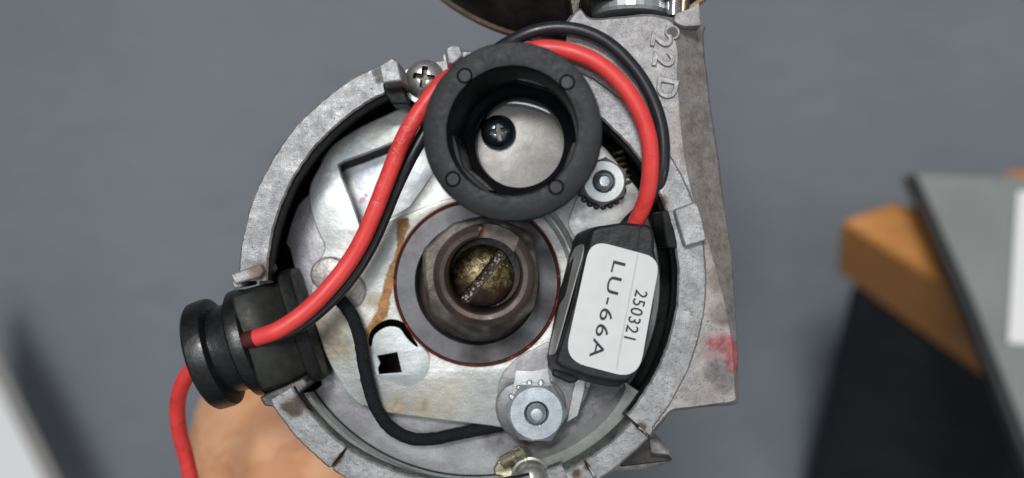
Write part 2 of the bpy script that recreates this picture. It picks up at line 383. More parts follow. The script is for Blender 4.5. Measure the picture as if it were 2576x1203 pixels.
m_plastic = plain('black_ring_plastic', (.0065, .008, .0105), (.013, .0155, .019), (.40, .54), 5, bump=((60, .25, .006), (14, .08, .01)), spec=.22, specks=[(46, .72, (.06, .085, .09), .6), (3, .62, (.032, .036, .040), .5)])
m_pin = plain('pin_plastic', (.010, .012, .015), (.016, .0185, .022), (.4, .5), 8, spec=.25)
m_pitch = plain('pin_gap_pad_shade', (.001, .001, .001), (.002, .002, .002), (.8, .9), 8, bump=None, spec=.02)
m_plastic_in = plain('gloss_black_plastic', (.005, .006, .007), (.009, .010, .012), (.3, .45), 5, bump=((9, .1, .02),), spec=.16)
m_rubber = plain('black_rubber', (.005, .006, .007), (.012, .013, .014), (.24, .42), 6, bump=((8, .3, .02), (30, .2, .01)), spec=.55, specks=[(26, .72, (.08, .085, .085), .6)])
m_rubber2 = plain('matte_rubber', (.012, .014, .012), (.026, .029, .025), (.46, .62), 5, spec=.35, bump=((26, .2, .01),), specks=[(30, .73, (.09, .09, .085), .5)])
m_module = plain('module_epoxy', (.009, .010, .012), (.020, .021, .024), (.4, .55), 4, bump=((5, .4, .05), (22, .3, .01)), spec=.35, specks=[(20, .72, (.07, .07, .075), .6)])
m_red = plain('red_wire_pvc', (.74, .05, .048), (.82, .075, .07), (.38, .5), 3, bump=((30, .06, .01), (3, .12, .03)), spec=.45, specks=[(2.5, .56, (.56, .035, .035), .55), (22, .72, (.80, .30, .28), .6), (40, .75, (.35, .03, .03), .6)])
m_redpale = plain('faded_print', (.80, .24, .23), (.76, .10, .095), (.5, .6), 14)
m_reddark = plain('stained_red_wire', (.05, .010, .010), (.10, .016, .015), (.35, .5), 5)
m_black = plain('black_wire_pvc', (.014, .015, .020), (.024, .026, .033), (.26, .4), 4, bump=((30, .05, .01),), spec=.5, specks=[(42, .75, (.3, .3, .3), .5)])
def m_cloth_():
    t = NT('woven_black_lead')
    h = t.noise(26, 4, .7)
    t.l(t.ramp(h, [(.3, (.004, .005, .006)), (.7, (.018, .021, .027))]), t.b.inputs['Base Color'])
    t.b.inputs['Roughness'].default_value = .85; t.b.inputs['Specular IOR Level'].default_value = .2
    t.bump([(h, .8, .03)]); return t.m
m_cloth = m_cloth_()
m_paper = plain('label_paper', (.62, .635, .65), (.69, .70, .71), (.5, .65), 2.5, bump=((3, .12, .03), (50, .08, .005)), specks=[(11, .76, (.45, .44, .42), .5)])
m_ink = plain('black_ink', (.008, .008, .012), (.018, .018, .022), (.5, .6), 20, bump=None)
m_sticker = plain('grey_sticker', (.36, .365, .36), (.50, .505, .50), (.25, .4), 2, bump=((3, .1, .02),), metallic=.3, specks=[(15, .70, (.06, .06, .06), .7)])
m_skin = plain('skin', (.66, .33, .17), (.76, .44, .26), (.45, .6), 1.1, bump=((2.2, .25, .08), (18, .25, .02)), spec=.35, sss=(.2, (1, .35, .15), .4), specks=[(.9, .52, (.58, .26, .13), .6)])
def m_mat_():
    t = NT('grey_desk_mat')
    w = t.noise(.55, 4, .55, .3, (1, 3.0, 1))
    t.l(t.ramp(w, [(.3, (.176, .200, .230)), (.7, (.200, .225, .256))]), t.b.inputs['Base Color'])
    v = t.rng(t.noise(.09, 3, .5), .35, .65, .94, 1.05); hs = t.n('ShaderNodeVectorMath'); hs.operation = 'SCALE'
    t.l(t.b.inputs['Base Color'].links[0].from_socket, hs.inputs[0]); t.l(v, hs.inputs[3]); t.l(hs.outputs[0], t.b.inputs['Base Color'])
    t.b.inputs['Roughness'].default_value = .7; t.b.inputs['Specular IOR Level'].default_value = .3
    t.bump([(t.noise(1.1, 4, .5, .2, (1, 4.0, 1), -.12), .35, .25), (t.noise(9, 3), .2, .03)]); return t.m
m_mat = m_mat_()
m_wood = plain('orange_wood', (.50, .20, .045), (.62, .28, .075), (.4, .55), 1.2, stretch=(.3, 2.5, 2.5), bump=((8, .15, .02),))
m_cab = plain('black_cabinet', (.008, .011, .014), (.020, .024, .029), (.5, .65), .5, spec=.3)
m_folder = plain('grey_folder_card', (.21, .23, .228), (.25, .27, .266), (.5, .65), .7)
m_folder_edge = plain('dark_folder_edge', (.045, .05, .052), (.07, .075, .076), (.5, .65), .7)
m_sheet = plain('white_sheet', (.80, .82, .83), (.85, .86, .87), (.6, .7), .5)
m_board = plain('taupe_board', (.30, .29, .285), (.36, .35, .34), (.6, .7), .5)

# ------------------------------------------------------------------ the surface behind
bm = bmesh.new()
for i in range(41):
    for j in range(31):
        x = -70 + i * 3.5; y = -52 + j * 3.5
        bm.verts.new((x, y, -30 + .12 * noise.noise(Vector((x * .06, y * .2, 1)))))
bm.verts.ensure_lookup_table()
for i in range(40):
    for j in range(30):
        a = i * 31 + j; bm.faces.new([bm.verts[k] for k in (a, a + 31, a + 32, a + 1)])
o = link('tabletop', bm2me(bm), m_mat); tag(o, 'grey padded surface far below the distributor', kind='structure')

def slab8(top, zt, bot, zb):
    return loft_bm([[W(x, y, zb) for x, y in bot], [W(x, y, zt) for x, y in top]])
t = thing('cabinet', W(2300, 900, -27), 'black cabinet under the orange wooden top', 'cabinet')
link('cabinet_body', bm2me(slab8([(2106, 690), (2240, 612), (2720, 720), (2720, 1140)], -18.1, [(1985, 1290), (2190, 900), (2700, 1100), (2720, 1900)], -29.6)), m_cab, t, bevel=1.3, seg=6)
link('cabinet_top', bm2me(slab8([(2110, 552), (2243, 508), (2720, 575), (2720, 925)], -14, [(2100, 684), (2238, 604), (2720, 712), (2720, 1132)], -18)), m_wood, t, bevel=.22)
o = link('wooden_block', bm2me(slab8([(2512, 452), (2545, 428), (2720, 412), (2720, 458)], -13.4, [(2512, 462), (2545, 440), (2720, 425), (2720, 470)], -14)), m_wood, bevel=.1)
tag(o, 'small orange wooden piece showing past the top of the grey folder', 'wooden block')
t = thing('grey_folder', W(2450, 800, -13), 'grey folder lying across the orange wood with a dark edge', 'folder')
FT = [(2303, 437), (2720, 452), (2720, 1500), (2640, 1250), (2440, 740)]
link('cover', bm2me(slab8(FT, -12.0, FT, -12.25)), m_folder, t, bevel=.06)
FB = [(2287, 437), (2720, 456), (2720, 1500), (2615, 1250), (2418, 742)]
link('page_block', bm2me(slab8([(p[0] - 1, p[1] + 1) for p in FB], -12.3, [(p[0] - 18, p[1] + 12) for p in FB], -13.6)), m_folder_edge, t, bevel=.05)
o = link('white_paper', bm2me(slab8([(2560, 482), (2720, 470), (2720, 880), (2536, 862)], -11.94, [(2560, 482), (2720, 470), (2720, 880), (2536, 862)], -11.985)), m_sheet)
tag(o, 'white paper lying on the grey folder', 'paper')
t = thing('white_board', W(20, 1100, -24), 'white board corner with a taupe border beside the grey surface', 'board')
link('border', bm2me(slab8([(-120, 700), (0, 905), (148, 1205), (215, 1340), (-120, 1340)], -24.3, [(-120, 706), (0, 911), (148, 1211), (215, 1346), (-120, 1346)], -25)), m_board, t, bevel=.05)
link('panel', bm2me(slab8([(-120, 770), (0, 978), (112, 1205), (180, 1340), (-120, 1340)], -24, [(-120, 770), (0, 978), (112, 1205), (180, 1340), (-120, 1340)], -24.28)), m_sheet, t, bevel=.05)

# ------------------------------------------------------------------ distributor: the cast bowl
dist = thing('distributor', (-.64, -.65, -10), 'old cast aluminium ignition distributor, opened, with a rusty stained plate inside', 'distributor')
RC = (1189, 702); FC = (1193, 712); ZF = -1.3
def rim_point(c, r, th, z): return W(c[0] + r * math.cos(th), c[1] - r * math.sin(th), z)
cracks = {233.3: .5, 318.2: .5, 301.6: .5, 262: .2}
angs = []
a = 0.0
while a < 360:
    angs.append(a); a += .6
for c in cracks: angs += [c - .42, c - .16, c + .16, c + .42]
for e in (97.5, 110.0, 180.5, 211.0, 286.0, 295.5): angs += [e - .02, e + .02]
angs = sorted(set(angs))
def zgap(a):
    if 97.5 < a < 110: return -.42
    if 180.5 < a < 211: return -1.22
    if 286 < a < 295.5: return -.55
    return 0.0
bm = bmesh.new(); prof = []
for a in angs:
    th = R(a); zg = zgap(a); q = Vector((math.cos(th) * 5, math.sin(th) * 5, 0))
    j1 = .010 * noise.noise(q * 2.2) + .012 * noise.noise(q * 7); j2 = .012 * noise.noise(q * 1.7 + Vector((9, 0, 0))) + .012 * noise.noise(q * 9); jz = .006 * noise.noise(q * 3 + Vector((0, 5, 0)))
    for c, dpt in cracks.items():
        if abs(a - c) < .2: jz -= dpt * .25; j2 -= .03
    ri = 516; ro = 590
    if 211 <= a < 256: ri = 516 + 13 * min(1, (256 - a) / 25)
    if 286 < a < 318.2: ri = 537
    if 97.6 < a < 109.9: ro = 552
    if 85 < a <= 97.6: ro = 576
    if 211 < a < 320: ro = 598
    fl = rim_point(FC, 490, th, -2.0)
    def at(r, z, j): 
        p = rim_point(RC, r, th, 0); v = Vector((math.cos(th), math.sin(th), 0)) * j; return Vector((p.x, p.y, z)) + v
    pts = [fl, at(ri - 4, min(-.12, zg - .1) , j1 * .5), at(ri, zg - .03, j1), at(ri + 5, zg + jz, j1), at(ri + 28, zg + jz * 1.5, 0), at(ri + 50, zg + jz, 0), at(ro - 6, zg + jz - .005, j2), at(ro, zg - .05, j2), at(ro - 3, min(-.4, zg - .15), j2), at(ro - 22, -2.0, 0), at(ro - 120, -2.6, 0), at(150, -2.9, 0)]
    prof.append([bm.verts.new(p) for p in pts])
n = len(prof)
for i in range(n):
    A, B = prof[i], prof[(i + 1) % n]
    for k in range(len(A) - 1):
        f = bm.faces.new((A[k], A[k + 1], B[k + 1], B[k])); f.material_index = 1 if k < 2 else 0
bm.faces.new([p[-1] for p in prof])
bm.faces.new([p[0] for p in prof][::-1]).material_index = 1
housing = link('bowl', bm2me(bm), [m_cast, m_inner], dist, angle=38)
# shank under the bowl, held in the hand
lathe('shank', [(0, -11), (.75, -11), (.85, -10.8), (.85, -5), (1.05, -4.9), (1.05, -3.4), (1.5, -2.85), (0, -2.85)], m_cast, dist, Matrix.Translation((-.64, -.65, 0)), 40)
# ledge along the lower right of the wall
bm = bmesh.new(); prev = None
def ledge(a0, a1, r0, r1, z0, z1):
    prev = None
    for i in range(41):
        th = R(a0 + (a1 - a0) * i / 40)
        w = math.sin(math.pi * i / 40) ** .35
        q = [rim_point(FC, r0 + (1 - w) * 12, th, z0), rim_point((1193, 706), r0 + (r1 - r0) * w + 2, th, z1), rim_point((1190, 704), 517, th, z1 - .02), rim_point(FC, 505, th, z0 - .1)]
        q = [bm.verts.new(p) for p in q]
        if prev:
            for k in range(3): bm.faces.new((prev[k], prev[k + 1], q[k + 1], q[k]))
        prev = q
ledge(282, 326, 452, 482, -1.22, -.95)
link('wall_ledge', bm2me(bm), m_ledge, housing, angle=60)
bm = bmesh.new()
prev = None
for i in range(61):
    th = R(214 + (284 - 214) * i / 60)
    q = [rim_point(FC, 487, th, ZF + .02), rim_point((1191, 706), 503, th, -.55), rim_point(RC, 517, th, -.5), rim_point(RC, 520, th, -1.2)]
    q = [bm.verts.new(p) for p in q]
    if prev:
        for k in range(3): bm.faces.new((prev[k], prev[k + 1], q[k + 1], q[k]))
    prev = q
link('wall_ledge', bm2me(bm), m_ledge, housing, angle=60)
# clip tabs standing on the rim, and two blocks dark as shade
def tab(pts, z1, z0, mat=m_cast, bev=.03, lean=(0, 0), name='clip_tab'):
    t_ = [W(x, y, z1) for x, y in pts]; b_ = [Vector((p.x + lean[0], p.y + lean[1], z0)) for p in t_]
    m_ = [(p + q) / 2 + Vector((noise.noise(p * 3), noise.noise(p * 3 + Vector((5, 0, 0))), 0)) * .02 for p, q in zip(t_, b_)]
    return link(name, bm2me(loft_bm([b_, m_, t_])), mat, housing, bevel=bev)
tab([(952, 165), (985, 145), (1000, 152), (1011, 203), (962, 210)], .42, -.3, lean=(.06, -.06))
tab([(962, 209), (1008, 203), (1030, 262), (985, 262), (968, 240)], .06, -.5, m_inner)  # near-black block added for the shaded end of the wall
tab([(1120, 122), (1135, 112), (1158, 114), (1166, 140), (1140, 162), (1126, 160)], .42, -.4, lean=(-.05, -.08))
tab([(1697, 528), (1754, 507), (1768, 552), (1779, 604), (1724, 622), (1710, 575)], .16, -.4, lean=(-.05, .02))
tab([(1664, 532), (1702, 524), (1724, 628), (1678, 624)], .0, -.6, m_inner, lean=(-.06, 0))  # near-black block paints the shading left of this tab
tab([(578, 690), (655, 664), (664, 682), (652, 698), (590, 716)], .14, -.8)
tab([(580, 706), (604, 700), (610, 722), (588, 728)], .02, -.9)
tab([(652, 1000), (762, 952), (776, 966), (735, 1008), (690, 1024), (665, 1022)], -.1, -1.3, metal('tab_dark_cast', (.05, .048, .046), (.17, .165, .16), .5, (.3, .5), 5, .35, .65))  # this tab in a darker cast metal than the others
# flange with cast marks
zf = -.05
inner_line = [(1428, 62), (1458, 26), (1484, 50), (1558, 47), (1640, 42), (1690, 58), (1692, 84), (1704, 130), (1703, 190), (1710, 290), (1722, 400), (1744, 500), (1772, 580), (1796, 660), (1822, 760), (1838, 850), (1845, 930), (1848, 985), (1845, 1008), (1790, 1016), (1740, 1023), (1688, 1031), (1660, 1062), (1632, 1092)]
outer_line = [(1422, 58), (1455, 20), (1486, 45), (1558, 42), (1640, 37), (1764, 60), (1768, 84), (1772, 130), (1778, 190), (1790, 290), (1807, 400), (1820, 500), (1832, 580), (1841, 660), (1848, 760), (1853, 850), (1856, 930), (1857, 990), (1853, 1016), (1792, 1022), (1742, 1029), (1692, 1037), (1664, 1068), (1636, 1102)]
arc = [(RC[0] + 560 * math.cos(R(a)), RC[1] - 560 * math.sin(R(a))) for a in [-42 + i * 3 for i in range(37)]]
IL = smooth_loop([Vector((x, y, 0)) for x, y in inner_line], 4, False); OL = smooth_loop([Vector((x, y, 0)) for x, y in outer_line], 4, False)
bm = bmesh.new()
jit = lambda p, s: Vector((noise.noise(p * 2.5) * s, noise.noise(p * 2.5 + Vector((7, 3, 0))) * s, 0))
A = []; B = []; B2 = []; Bb = []
for p, q in zip(IL, OL):
    a_ = W(p.x, p.y, zf); A.append(bm.verts.new(a_))
    b_ = W(q.x, q.y, zf - .05 - .34 * min(1, (W(q.x, q.y) - W(p.x, p.y)).length / .45)) + jit(W(q.x, q.y), .012); B.append(bm.verts.new(b_ + (a_ - b_) * .04)); B2.append(bm.verts.new(b_ + (b_ - a_).normalized() * .03 + Vector((0, 0, -.05)))); Bb.append(bm.verts.new((b_.x, b_.y, -1.3)))
for X, Y in ((A, B), (B, B2), (B2, Bb)):
    for i in range(len(X) - 1): bm.faces.new((X[i], X[i + 1], Y[i + 1], Y[i]))
arcv = [bm.verts.new(W(x, y, zf)) for x, y in arc]
f = bm.faces.new(A + arcv)
bmesh.ops.triangulate(bm, faces=[f])
flange = link('mounting_flange', bm2me(bm), m_flange, dist, angle=25)
# upper bar of the flange
t_ = [(1456, 20), (1482, 50), (1556, 50), (1640, 42), (1690, 62), (1764, 66), (1760, 8), (1726, 22), (1688, 32), (1640, 36), (1556, 44), (1482, 40)]
t_ = [(1700, 34), (1728, 24), (1759, 6), (1764, 64), (1722, 67), (1704, 60), (1696, 52)]
link('flange_bar', plate_mesh([[W(x, y, .08) for x, y in t_]], .08, .4, .015), m_flange, flange, angle=50)
# raised marks 2 2 D and the little hole
m_mark = metal('raised_casting', (.25, .245, .25), (.42, .415, .42), .35, (.35, .5), 6, .35, .65, bump=((24, .5, .02),))
for ch, x, y, nm in (('2', 1661, 101, 'raised_digit'), ('2', 1666, 151, 'raised_digit'), ('D', 1675, 221, 'raised_letter')):
    p = W(x, y, zf + .022)
    link(nm, text_me(ch, .47, .02, rot_to((1, -.16), p), .014, .002, 1.0), m_mark, flange, angle=60)
lathe('casting_hole', [(.075, 0), (.095, .02), (.115, .02), (.13, -.01)], m_mark, flange, Matrix.Translation(W(1691, 82, zf + .005)), 28)
lathe('hole_floor', [(0, .004), (.078, .004)], m_dark, flange, Matrix.Translation(W(1691, 82, zf)), 24)
ar = [(1733, 992), (1768, 972), (1752, 985), (1768, 1003)]
# lug below
lug = link('lug', bm2me(prism_bm([(1500, 1215), (1535, 1120), (1600, 1108), (1640, 1096), (1672, 1122), (1690, 1140), (1692, 1164), (1640, 1182), (1545, 1192)], -1.1, -2.0)), m_cast, dist, bevel=.12, seg=3)
link('lug_web', bm2me(prism_bm([(1566, 1096), (1632, 1092), (1640, 1146), (1690, 1152), (1692, 1160), (1560, 1176)], -.75, -1.0)), m_dark, lug, bevel=.04)
# ------------------------------------------------------------------ plates
def V0(pts, z): return [W(x, y, z) for x, y in pts]
def V(pts, z): return [W(x, y, z) for x, y in pts]
def SV(pts, z, n=5): return smooth_loop([W(x, y, z) for x, y in pts], n)
def floor_edge(a):
    p = rim_point(FC, 484 - 34 * max(0, min(1, (a - 100) / 12, (156 - a) / 12)) - 17 * max(0, min(1, (58 - a) / 15 if a < 180 else (a - 312) / 15)), R(a), ZF)
    e0, e1 = W(726, 612, ZF), W(812, 978, ZF)
    if e1.y < p.y < e0.y and p.x < 0: p.x = max(p.x, e0.x + (e1.x - e0.x) * (p.y - e0.y) / (e1.y - e0.y))
    return p
fl = [floor_edge(a) for a in range(0, 360, 2)]
WIN0 = [(851, 415), (862, 408), (925, 385), (995, 357), (1085, 325), (1100, 420), (1030, 520), (960, 560), (905, 570), (885, 505), (860, 445)]
bigwin = [(838, 392), (1110, 298), (1136, 500), (1000, 610), (872, 610)]
plate('base_plate', [fl, circ(-.55, -.72, 1.4, 64), V0(bigwin, ZF), V0([(935, 880), (1010, 872), (1022, 948), (938, 955)], ZF)], ZF, .12, m_floor, dist)
# zinc plate with its pressed window
zp = -1.14
outl = [(1036, 262), (967, 290), (912, 316), (872, 339), (841, 361), (819, 387), (804, 417), (785, 452), (777, 482), (780, 525), (798, 580), (816, 622), (803, 655), (795, 720), (900, 760), (1000, 700), (1040, 560), (1200, 500), (1400, 440), (1510, 362), (1470, 300), (1380, 262), (1250, 250), (1130, 246)]
win = [(851, 415), (862, 408), (925, 385), (995, 357), (1085, 325), (1100, 420), (1030, 520), (960, 560), (905, 570), (885, 505), (860, 445)]
zinc = plate('fixed_plate', [SV(outl, zp), V(win, zp)], zp, .14, m_zinc, dist, .03)
wl = V(win, zp)
link('window_shade_liner', bm2me(loft_bm([[Vector((p.x - .045, p.y - .09, -1.71)) for p in wl], [Vector((p.x, p.y, zp - .06)) + (p - sum(wl, Vector()) / len(wl)).normalized() * .035 for p in wl]], False, False)), m_inner, zinc)  # near-black liner, shade of the gap under the window edge put into its colour
plate('window_backing', [V([(800, 370), (1140, 270), (1160, 520), (1010, 640), (850, 640)], -1.72)], -1.72, .05, m_zinc_blue, zinc, .005)
# breaker plate
zb = -1.0
outb = [(1144, 497), (1105, 506), (1040, 532), (974, 559), (920, 598), (862, 650), (835, 655), (806, 668), (790, 695), (782, 740), (784, 790), (798, 828), (815, 880), (837, 929), (870, 985), (905, 1018), (920, 1022), (945, 1030), (979, 1039), (1120, 1058), (1264, 1076), (1330, 1100), (1385, 1098), (1425, 1060), (1450, 1046), (1472, 1000), (1500, 930), (1550, 760), (1590, 600), (1600, 540), (1612, 492), (1575, 440), (1540, 392), (1509, 362), (1440, 330), (1340, 400), (1240, 470)]
bc = W(1200, 712, zb); br = 208 / K * (D - zb) / D
plate('breaker_plate', [SV(outb, zb, 4), circ(bc.x, bc.y, br + .012, 96), V([(946, 893), (1000, 885), (1012, 938), (952, 943), (949, 925), (955, 912)], zb)], zb, .11, m_break, dist, .018)
# drop-shaped sunk pad with the square hole
padz = zb + .006
pad = SV([(940, 830), (975, 812), (1010, 818), (1035, 855), (1075, 888), (1080, 925), (1062, 955), (1025, 972), (985, 960), (950, 950), (935, 930), (930, 870)], padz)
link('sunk_pad', plate_mesh([pad, V([(948, 895), (999, 886), (1011, 937), (953, 942), (951, 926), (957, 913)], padz)], padz, .03, .006), metal('pad_zinc', (.39, .425, .435), (.55, .585, .59), .5, (.36, .5), 1.5, .3, .7, bump=((8, .2, .03), (40, .2, .01))), dist, angle=50)
crv = smooth_loop([W(x, y, padz) for x, y in [(932, 872), (938, 838), (972, 814), (1008, 818), (1030, 848), (1050, 872)]], 8, False)
link('pad_shade_strip', tube_me(crv, lambda t: .012 + .05 * math.sin(math.pi * t) ** .7, 8, 1), m_pitch, dist)  # black crescent painting the shadow along the top of the sunk pad
lathe('pivot_bump', [(0, .10), (.2, .095), (.30, .06), (.34, 0)], metal('worn_pivot', (.33, .31, .31), (.58, .57, .56), .5, (.35, .5), 4, .35, .65, bump=((10, .4, .03),), specks=[(8, .62, (.22, .17, .13), None)]), dist, Matrix.Translation(W(830, 690, zb)) @ Matrix.Diagonal((1, .9, 1, 1)), 40)
lathe('pivot_bump', [(0, .10), (.2, .095), (.30, .06), (.34, 0)], bpy.data.materials['worn_pivot'], dist, Matrix.Translation(W(885, 732, zb)) @ Matrix.Diagonal((.75, .9, 1, 1)), 40)
# steel piece under the ring and right side parts
zr = -.965
plate('steel_bridge', [SV([(1190, 300), (1240, 258), (1320, 262), (1405, 290), (1450, 330), (1480, 400), (1455, 470), (1380, 500), (1280, 500), (1200, 470)], zr)], zr, .06, m_plate_worn, dist, .02)
link('bridge_lip', tube_me([W(1230, 262, zr + .06), W(1285, 258, zr + .06), W(1340, 266, zr + .06), W(1400, 292, zr + .06), W(1450, 330, zr + .06)], .05, 10, 8), m_nut_pale, dist)
plate('side_plate', [SV([(1450, 500), (1490, 400), (1512, 366), (1542, 396), (1575, 440), (1610, 490), (1592, 545), (1560, 580), (1480, 640), (1448, 600), (1430, 560)], zb + .03)], zb + .03, .05, m_plate_grey, dist, .012)
for r0, z0 in ((238, .03), (256, .05)):
    pts = [W(1200 + r0 * math.cos(R(a)), 712 - r0 * math.sin(R(a)), zb + .02) for a in range(-6, 56, 4)]
    link('pressed_ring', tube_me(pts, .035 if r0 == 238 else .05, 8, 3), m_plate_grey, dist)
# return spring in the gap behind the plate
for i in range(6):
    p = W(1556 + i * 4.2, 385 + i * 15, -1.0)
    link('spring_coil', bm2me(lathe_bm([(.075 + .028 * math.cos(k * math.pi / 4), .028 * math.sin(k * math.pi / 4)) for k in range(8)], 16, frame_to((.3, -.95, .1), p), close=True)), m_brass, dist)
# bearing ring, seal
bl = bc + Vector((0, 0, .05)); bo = W(1207, 713, zb)
lathe('bearing_ring', [(1.06, -.35), (1.06, -.01), (1.075, .012), (br - .05, .012), (br - .03, -.02), (br - .03, -.2)], m_bear, dist, Matrix.Translation(bl), 96)
lathe('seal', [(br - .035, -.05), (br - .03, .0), (br - .01, .012), (br + .008, .0), (br + .012, -.06)], m_seal, dist, Matrix.Translation(bl), 96)
lathe('bore', [(0, -.5), (1.1, -.5), (1.1, -.2)], m_oil, dist, Matrix.Translation(bl), 64)
# cam
zc = -.32
cpts = [(1062, 640), (1066, 625), (1124, 573), (1140, 560), (1183, 549), (1230, 540), (1290, 566), (1312, 574), (1336, 592), (1344, 608), (1350, 650), (1357, 690), (1352, 750), (1344, 778), (1296, 818), (1250, 850), (1225, 856), (1186, 855), (1140, 828), (1092, 803), (1078, 786), (1068, 730), (1062, 680)]
top = [W(x, y, zc) for x, y in cpts]; cc = sum(top, Vector()) / len(top)
sub = lambda k, z: [Vector((cc.x + (p.x - cc.x) * k, cc.y + (p.y - cc.y) * k, z)) for p in top]
cxy = W(1217, 693, .36)
cam_bore = bm2me(lathe_bm([(0, -1.0), (.62, -1.0), (.62, .5), (0, .5)], 64, Matrix.Translation((cxy.x, cxy.y, 0))))
cam_o = link('cam', boolean(bm2me(loft_bm([sub(1, -1.45), sub(1, zc - .05), sub(.965, zc)])), [cam_bore]), m_cam, dist, bevel=.03)
tc0 = W(1217, 693, .36); tR = .81; tr = .60
prof = [(tr - .02, -1.0), (tr, .30), (tr + .03, .37), (tr + .10, .39), (tR - .09, .37), (tR - .02, .30), (tR + .01, .18), (tR + .03, -.6)]
tube = bm2me(lathe_bm(prof + [(tr - .02, -1.0)], 96, Matrix.Translation((tc0.x, tc0.y, 0))))
nd = Vector((.36, .93, 0)).normalized()
notch = box_me(.62, .9, .62, rot_to((nd.x, nd.y), Vector((tc0.x, tc0.y, .44)) + nd * .72))
tube = boolean(tube, [notch])
tube.materials.clear(); tube.materials.append(m_collar); tube.materials.append(m_bore_wall)
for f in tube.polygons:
    if (f.center.xy - tc0.xy).length < tr + .012 and f.center.z < .25: f.material_index = 1  # bore wall blackened: oil plus the shade of the deep hole
link('drive_collar', tube, None, cam_o, angle=40)
# slotted screw in the collar
sc0 = W(1213, 697, -.3); sc0 = Vector((sc0.x, sc0.y, 0)); 
dome = bm2me(lathe_bm([(0, -.40), (.20, -.415), (.36, -.47), (.48, -.56), (.535, -.68), (.54, -.95), (0, -.95)], 64, Matrix.Translation(sc0)))
sd = Vector((97, 120, 0)).normalized()
slot = box_me(.17, 1.3, .4, rot_to((sd.x, sd.y), sc0 + Vector((.01, -.01, -.46))))
dome = boolean(dome, [slot]); dome.materials.clear(); dome.materials.append(m_brass); dome.materials.append(m_oil)
for f in dome.polygons:
    if abs((f.center - sc0).dot(Vector((sd.y, -sd.x, 0)))) < .084: f.material_index = 1
screw = link('slotted_screw', dome, None, cam_o, angle=40)
lathe('oil_pool', [(0, -.72), (.60, -.72)], m_oil, cam_o, Matrix.Translation((tc0.x, tc0.y, 0)), 48)
bm = bmesh.new()
for i in range(120):
    if i < 62:
        u = random.uniform(-.52, .50); v = random.uniform(-.075, .075); p = sc0 + sd * u + Vector((sd.y, -sd.x, 0)) * v; z = -.65 + random.uniform(0, .06); r = random.uniform(.012, .034)
    elif i < 76:
        a = R(random.uniform(200, 330)); p = Vector((tc0.x, tc0.y, 0)) + Vector((math.cos(a), math.sin(a), 0)) * random.uniform(.50, .57); z = -.70; r = random.uniform(.012, .026)
    else:
        a = random.uniform(0, 6.28); rr = random.uniform(.1, .46); p = sc0 + Vector((math.cos(a), math.sin(a), 0)) * rr; z = -.415 - .10 * rr * 3 * rr; r = random.uniform(.006, .013)
        w = abs((p - sc0).dot(Vector((sd.y, -sd.x, 0))))
        if w < .1: continue
    bmesh.ops.create_icosphere(bm, subdivisions=2, radius=r, matrix=Matrix.Translation((p.x, p.y, z)) @ Matrix.Diagonal((1, 1, .7, 1)))
g = link('grit', bm2me(bm), m_grit, cam_o); g['kind'] = 'stuff'

# ------------------------------------------------------------------ fasteners
def pan_head(name, p, r, h, rot, mat, cross, parent=dist, depth=.16, rim=.06):
    prof = [(0, h), (r * .35, h * .985), (r * .62, h * .88), (r * .84, h * .66), (r * .96, h * .36), (r, h * .1), (r, 0), (0, 0)]
    me = bm2me(lathe_bm(prof, 64, Matrix.Translation(p)))
    cut = []
    for k in range(2):
        q = math.cos(rot + k * math.pi / 2), math.sin(rot + k * math.pi / 2)
        L = loft_bm([[Vector((-x * .72, -y * .7, -depth)) for x, y in cr] for cr in [[(cross, cross * .27), (-cross, cross * .27), (-cross, -cross * .27), (cross, -cross * .27)]]] +
                    [[Vector((-x * 1.12, -y * 1.1, .14)) for x, y in [(cross, cross * .27), (-cross, cross * .27), (-cross, -cross * .27), (cross, -cross * .27)]]])
        bmesh.ops.transform(L, matrix=Matrix.Translation(p + Vector((0, 0, h))) @ Matrix.Rotation(rot + k * math.pi / 2, 4, 'Z'), verts=L.verts)
        cut.append(bm2me(L))
    me = boolean(me, cut); me.materials.clear(); me.materials.append(mat); me.materials.append(m_recess)
    for f in me.polygons:
        q = f.center - p; rho = q.xy.length / r
        hh = h * max(0, 1 - .12 * (rho / .62) ** 2 if rho < .62 else .88 - .9 * (rho - .62))
        if rho < .85 and h * .02 < q.z < hh - .012 and not (f.normal.z > .8 and q.z > hh - .02): f.material_index = 1
    return link(name, me, None, parent, angle=30)
pan_head('pan_head_screw', W(1070, 201, -.42), .335, .30, R(-8), m_nickel, .20)
lathe('screw_washer', [(0, 0), (.36, 0), (.37, .03), (.35, .05), (0, .05)], m_nut_pale, dist, Matrix.Translation(W(1066, 210, -.46)), 40)
pan_head('pan_head_screw', W(1254, 334, -.965), .305, .26, R(8), m_blue, .20)
